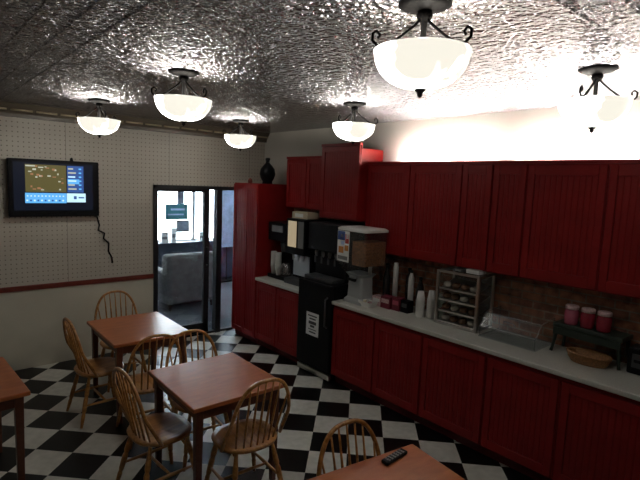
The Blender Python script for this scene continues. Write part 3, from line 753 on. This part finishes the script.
# bottles behind
def bottle(name, loc, prof, mats, label, cap=None, cat='bottle', grp='bottles at the brick splashback'):
    t = thing(name, label, cat, loc, 0, grp)
    MB().lathe(prof, n=18).build('body', mats, t)
    z = prof[-1][1]; r = prof[-1][0]
    MB().lathe([(r + 0.004, z - 0.012), (r + 0.004, z + 0.016), (0.001, z + 0.018)], n=14).build('cap', cap or mats, t)
    return t
M['bottle_dark'] = plain('dark_bottle', (0.012, 0.010, 0.012), rough=0.15, coat=0.5)
slim = [(0.001, 0), (0.036, 0), (0.038, 0.01), (0.038, 0.25), (0.030, 0.31), (0.016, 0.36), (0.015, 0.40)]
pump = [(0.001, 0), (0.040, 0), (0.040, 0.20), (0.034, 0.26), (0.018, 0.31), (0.016, 0.34)]
bottle('syrup_bottle', (3.93, 3.39, ZCT), slim, M['bottle_dark'], 'dark bottle next to the clear dispenser at the back of the counter', M['black'])
bottle('white_bottle', (3.92, 3.265, ZCT), [(0.001, 0), (0.027, 0), (0.028, 0.42), (0.018, 0.45)], M['white'], 'slim white bottle, the taller of two white ones, behind the maroon boxes', M['white'])
bottle('syrup_bottle', (4.03, 3.17, ZCT), slim, M['bottle_dark'], 'dark bottle standing between the two white bottles', M['black'])
bottle('white_bottle', (3.95, 3.08, ZCT), [(0.001, 0), (0.03, 0), (0.03, 0.33), (0.014, 0.38), (0.012, 0.40)], M['white'], 'shorter white bottle with a dark cap behind the maroon boxes', M['black'])
bottle('syrup_bottle', (3.98, 2.985, ZCT), pump, M['bottle_dark'], 'dark bottle beside the shorter white bottle', M['black'])
bottle('syrup_bottle', (4.05, 3.50, ZCT), slim, M['bottle_dark'], 'dark bottle half hidden behind the clear dispenser', M['black'])
# boxes and packets in front of them
def packbox(a, b, label, mats, name='packet_box', band=True, lid=False):
    m_ = MB().box(a, b)
    if band: m_.box((a[0] - 0.0012, a[1] + 0.012, a[2] + (b[2] - a[2]) * 0.45), (a[0], b[1] - 0.012, a[2] + (b[2] - a[2]) * 0.8), 1)
    return tag(m_.build(name, mats, bevel=0.003), label, 'box', 'small boxes in front of the bottles')
packbox((3.78, 3.335, ZCT), (3.88, 3.455, ZCT + 0.10), 'pink and white packet box left of the maroon boxes', [M['pink'], M['paper']])
packbox((3.77, 3.20, ZCT), (3.87, 3.325, ZCT + 0.125), 'maroon box with a pink band, against the pink packet box', [M['maroon'], M['pink']])
packbox((3.79, 3.09, ZCT), (3.89, 3.19, ZCT + 0.13), 'plain maroon box below the shorter white bottle', [M['maroon'], M['jar_pink']])
packbox((3.80, 2.99, ZCT), (3.89, 3.08, ZCT + 0.12), 'black packet box at the end of the box row, by the white cups', [M['black'], M['grey_dark']])
tr = MB()
loft_ = loft([(rrect(0.05, 0.08, 0.02), 0), (rrect(0.065, 0.095, 0.025), 0.055), (rrect(0.06, 0.09, 0.025), 0.055), (rrect(0.046, 0.076, 0.02), 0.01)])
o = loft_.build('dish', M['white']); o.location = (3.68, 3.42, ZCT); tag(o, 'shallow white dish in front of the clear dispenser', 'dish')
for k, (dx, dy, rz) in enumerate([(-0.02, -0.045, 10), (0.012, -0.015, -20), (-0.015, 0.03, 35), (0.015, 0.05, 5)]):
    pk = MB().box((-0.022, -0.014, 0), (0.022, 0.014, 0.05)).box((-0.0225, -0.012, 0.012), (-0.022, 0.012, 0.03), 1)
    q = pk.build('sugar_packet', [[M['pink'], M['paper']], [M['paper'], M['redprint']], [M['cream'], M['grey']], [M['paper'], M['blue']]][k], bevel=0.003)
    q.location = (3.68 + dx, 3.42 + dy, ZCT + 0.0105); q.rotation_euler = (0, 0, D(rz))
    tag(q, ['pink sugar packet nearest the frame rack in the white dish', 'white sugar packet with a red mark in the white dish', 'cream sugar packet in the middle of the white dish', 'white sugar packet with a blue mark at the dispenser end of the dish'][k], 'packet', 'sugar packets in the white dish')
# stacks of white cups
def cupstack(x, y, n, mats, label, r=0.042):
    t = MB().lathe([(0.001, 0.004), (r, 0.0), (r + 0.003, 0.004), (r + 0.001, 0.012)], n=20)
    for k in range(n):
        t.lathe([(r - 0.001, 0.010 + k * 0.016), (r + 0.0035, 0.012 + k * 0.016), (r + 0.001, 0.026 + k * 0.016)], n=20)
    z = 0.010 + n * 0.016; t.lathe([(r, z), (r - 0.012, z + 0.085), (0.001, z + 0.086)], n=20)
    o = t.build('cup_stack', mats); o.location = (x, y, ZCT); return tag(o, label, 'cups', 'upside-down cup stacks')
M['greenish'] = plain('pale_green_cup', (0.40, 0.47, 0.40), rough=0.5)
cupstack(3.83, 2.86, 10, M['white'], 'stack of upturned white cups beside the framed rack, nearer the boxes')
cupstack(3.88, 2.765, 11, M['white'], 'stack of upturned white cups touching the framed rack post')
cupstack(3.985, 2.72, 9, M['greenish'], 'stack of pale green cups half behind the framed rack')

# framed display rack
rk = thing('display_rack', 'chrome framed display rack with tilted shelves of dark pastries on the counter', 'rack', (3.80, 2.44, ZCT), D(2))
for sy in (-1, 1):
    for x in (0.0, 0.27):
        MB().box((x - (0.012 if x == 0 else 0.008), sy * 0.205 - 0.012, 0), (x + 0.012, sy * 0.205 + 0.012, 0.51)).build('post', M['steel'], rk)
for s, z in ((0, 0.0), (1, 0.49)):
    f = MB()
    for sy in (-1, 1): f.box((0, sy * 0.205 - 0.01, z), (0.27, sy * 0.205 + 0.01, z + 0.02))
    for x in (0, 0.27): f.box((x - 0.01, -0.2, z), (x + 0.01, 0.2, z + 0.02))
    f.build('frame_rail', M['steel'], rk)
MB().box((-0.005, -0.2, 0.50), (0.275, 0.2, 0.508)).build('top_panel', M['acrylic'], rk)
MB().box((0.272, -0.2, 0.02), (0.276, 0.2, 0.49)).build('back_panel', M['hazy'], rk)
for s in (-1, 1): MB().box((0.0, s * 0.204, 0.02), (0.27, s * 0.2, 0.49)).build('side_panel', M['acrylic'], rk)
for k in range(4):
    z = 0.05 + 0.105 * k
    T = Matrix.Translation((0.13, 0, z)) @ Matrix.Rotation(D(-16), 4, 'Y')
    MB().box((-0.125, -0.19, 0), (0.125, 0.19, 0.006), T=T).box((-0.13, -0.19, 0), (-0.125, 0.19, 0.02), T=T).build('shelf', M['steel'], rk)
pb = 0
M['pastry'] = plain('dark_pastry', (0.10, 0.045, 0.018), rough=0.6, var=0.5, vscale=40)
M['pastry_pale'] = plain('pale_wrapped_pastry', (0.42, 0.38, 0.32), rough=0.5, var=0.3, vscale=40)
rr = random.Random(5)
words_row = ['lowest', 'second lowest', 'second highest', 'highest']; words_col = ['first', 'second', 'third', 'last']
for k in range(4):
    for j in range(4):
        z = 0.05 + 0.105 * k
        T = Matrix.Translation((3.80, 2.44, ZCT)) @ Matrix.Rotation(D(2), 4, 'Z') @ Matrix.Translation((0.13, 0, z)) @ Matrix.Rotation(D(-16), 4, 'Y') @ Matrix.Translation((-0.06, 0.14 - 0.092 * j, 0.0065))
        m_ = MB().lathe([(0.001, 0), (0.032, 0.0), (0.041, 0.015), (0.036, 0.034), (0.018, 0.043), (0.001, 0.044)], n=16)
        pale = (k + 2 * j) % 3 == 0
        o = m_.build('pastry', M['pastry_pale'] if pale else M['pastry']); o.matrix_world = T
        tag(o, ('pale wrapped' if pale else 'dark round') + ' pastry, ' + words_row[k] + ' shelf of the chrome rack, ' + words_col[j] + ' from the cups', 'pastry', 'pastries in the chrome rack')
o = MB().box((3.86, 2.27, ZCT + 0.51), (3.97, 2.40, ZCT + 0.545)).box((3.858, 2.29, ZCT + 0.515), (3.86, 2.38, ZCT + 0.54), 1)
tag(o.build('napkin_pack', [M['paper'], M['white']], bevel=0.003), 'white napkin pack lying on the chrome rack', 'napkins')
o = MB().box((3.85, 2.43, ZCT + 0.51), (3.97, 2.53, ZCT + 0.535)).box((3.848, 2.45, ZCT + 0.513), (3.85, 2.51, ZCT + 0.53), 1)
tag(o.build('small_box', [M['grey_dark'], M['grey']], bevel=0.003), 'small dark box lying on the chrome rack beside the napkins', 'box')

# low clear case between the rack and the stand
cs = thing('pastry_case', 'low clear plastic case on the counter between the chrome rack and the jar stand', 'case', (3.92, 1.925, ZCT), D(1))
MB().box((-0.16, -0.25, 0), (0.19, 0.25, 0.012)).build('tray_base', M['hazy'], cs, bevel=0.004)
sh = MB()
pr = [(-0.155, 0.012), (-0.155, 0.09), (-0.06, 0.20), (0.185, 0.22), (0.185, 0.012)]
for s in (-1, 1):
    vs = [(x, s * 0.24, z) for x, z in pr]; sh.add(vs, [tuple(range(5))])
sh.add([(x, s * 0.24, z) for x, z in pr for s in (-1, 1)], [(0, 1, 3, 2), (2, 3, 5, 4), (4, 5, 7, 6)])
sh.build('cover', M['case_clear'], cs)
eg = MB()
for s in (-1, 1): eg.tube([(x, s * 0.24, z) for x, z in pr], 0.004, 6)
eg.tube([(-0.06, -0.24, 0.20), (-0.06, 0.24, 0.20)], 0.004, 6); eg.tube([(-0.155, -0.24, 0.09), (-0.155, 0.24, 0.09)], 0.004, 6)
eg.build('edge_strip', M['hazy'], cs)
MB().tube([(-0.11, -0.05, 0.148), (-0.135, -0.04, 0.175), (-0.135, 0.04, 0.175), (-0.11, 0.05, 0.148)], 0.006, 6).build('cover_handle', M['hazy'], cs)

# dark green stand with three jars, basket beneath
st = thing('jar_stand', 'low dark green metal stand on the counter holding red jars', 'stand', (4.0, 1.36, ZCT + 0.005), D(-3))
MB().box((-0.10, -0.255, 0.20), (0.10, 0.255, 0.235)).build('platform', M['green_metal'], st, bevel=0.006)
MB().box((-0.105, -0.245, 0.145), (-0.09, 0.245, 0.20)).build('front_apron', M['green_metal'], st)
for sx in (-1, 1):
    for sy in (-1, 1):
        MB().tube([(sx * 0.08, sy * 0.225, 0.205), (sx * 0.085, sy * 0.235, 0.10), (sx * 0.095, sy * 0.245, 0.02), (sx * 0.10, sy * 0.25, 0.0)], [0.018, 0.014, 0.012, 0.014], 8).build('leg', M['green_metal'], st)
for k, (y, body, lab) in enumerate([(1.505, 'jar_pink', 'pink jar with a pale lid, farthest of the three on the green stand'), (1.385, 'jar_red', 'deep red jar with a pale lid, middle of the three on the green stand'), (1.27, 'jar_red', 'deep red jar with a pale lid, nearest of the three on the green stand')]):
    t = thing('jar', lab, 'jar', (3.97, y, ZCT + 0.2405), 0, 'jars on the green stand')
    MB().lathe([(0.001, 0), (0.046, 0), (0.050, 0.012), (0.052, 0.10), (0.044, 0.118), (0.044, 0.124)], n=22).build('body', M[body], t)
    MB().lathe([(0.001, 0.150), (0.046, 0.150), (0.049, 0.144), (0.049, 0.122), (0.044, 0.120)], n=22).build('lid', M['pink'], t)
bk = thing('wicker_basket', 'small oval wicker basket on the counter under the green stand', 'basket', (3.86, 1.315, ZCT), D(0))
def oval(a, b, n=28): return [(a * math.cos(2 * PI * k / n), b * math.sin(2 * PI * k / n)) for k in range(n)]
loft([(oval(0.075, 0.12), 0), (oval(0.095, 0.145), 0.035), (oval(0.10, 0.155), 0.07), (oval(0.09, 0.145), 0.07), (oval(0.065, 0.11), 0.012)]).build('basket_body', M['wicker'], bk)
MB().tube([(x, y, 0.072) for x, y in oval(0.096, 0.151)], 0.009, 8, loop=True).build('rim', M['wicker'], bk)
nd = thing('napkin_dispenser', 'black napkin dispenser at the frame edge of the counter', 'dispenser', (3.90, 0.985, ZCT))
MB().box((0, -0.09, 0), (0.16, 0.09, 0.19)).build('case', M['black'], nd, bevel=0.012)
MB().box((-0.004, -0.06, 0.05), (0.0, 0.06, 0.15)).build('face_plate', M['grey_dark'], nd)
MB().box((-0.010, -0.045, 0.09), (-0.004, 0.045, 0.11)).build('napkin_edge', M['black_matte'], nd)

# ------------------------------------------------------------------ daylight
wd = bpy.data.worlds.new('World'); scene.world = wd; wd.use_nodes = True
bg = wd.node_tree.nodes['Background']; bg.inputs['Color'].default_value = (0.86, 0.93, 1.0, 1); bg.inputs['Strength'].default_value = 9.0

# ------------------------------------------------------------------ camera
cam = bpy.data.cameras.new('camera'); co = bpy.data.objects.new('camera', cam); COL.objects.link(co)
R = Vector((0.756468, -0.652843, 0.039405)); U = Vector((0.046011, 0.113221, 0.992504)); F = Vector((0.652411, 0.748984, -0.115686))
co.matrix_world = Matrix(((R.x, U.x, -F.x, 0), (R.y, U.y, -F.y, 0), (R.z, U.z, -F.z, 2.1985), (0, 0, 0, 1)))
cam.sensor_fit = 'HORIZONTAL'; cam.sensor_width = 36.0; cam.lens = 36.0 * 485.639 / 640; cam.clip_start = 0.05
scene.camera = co
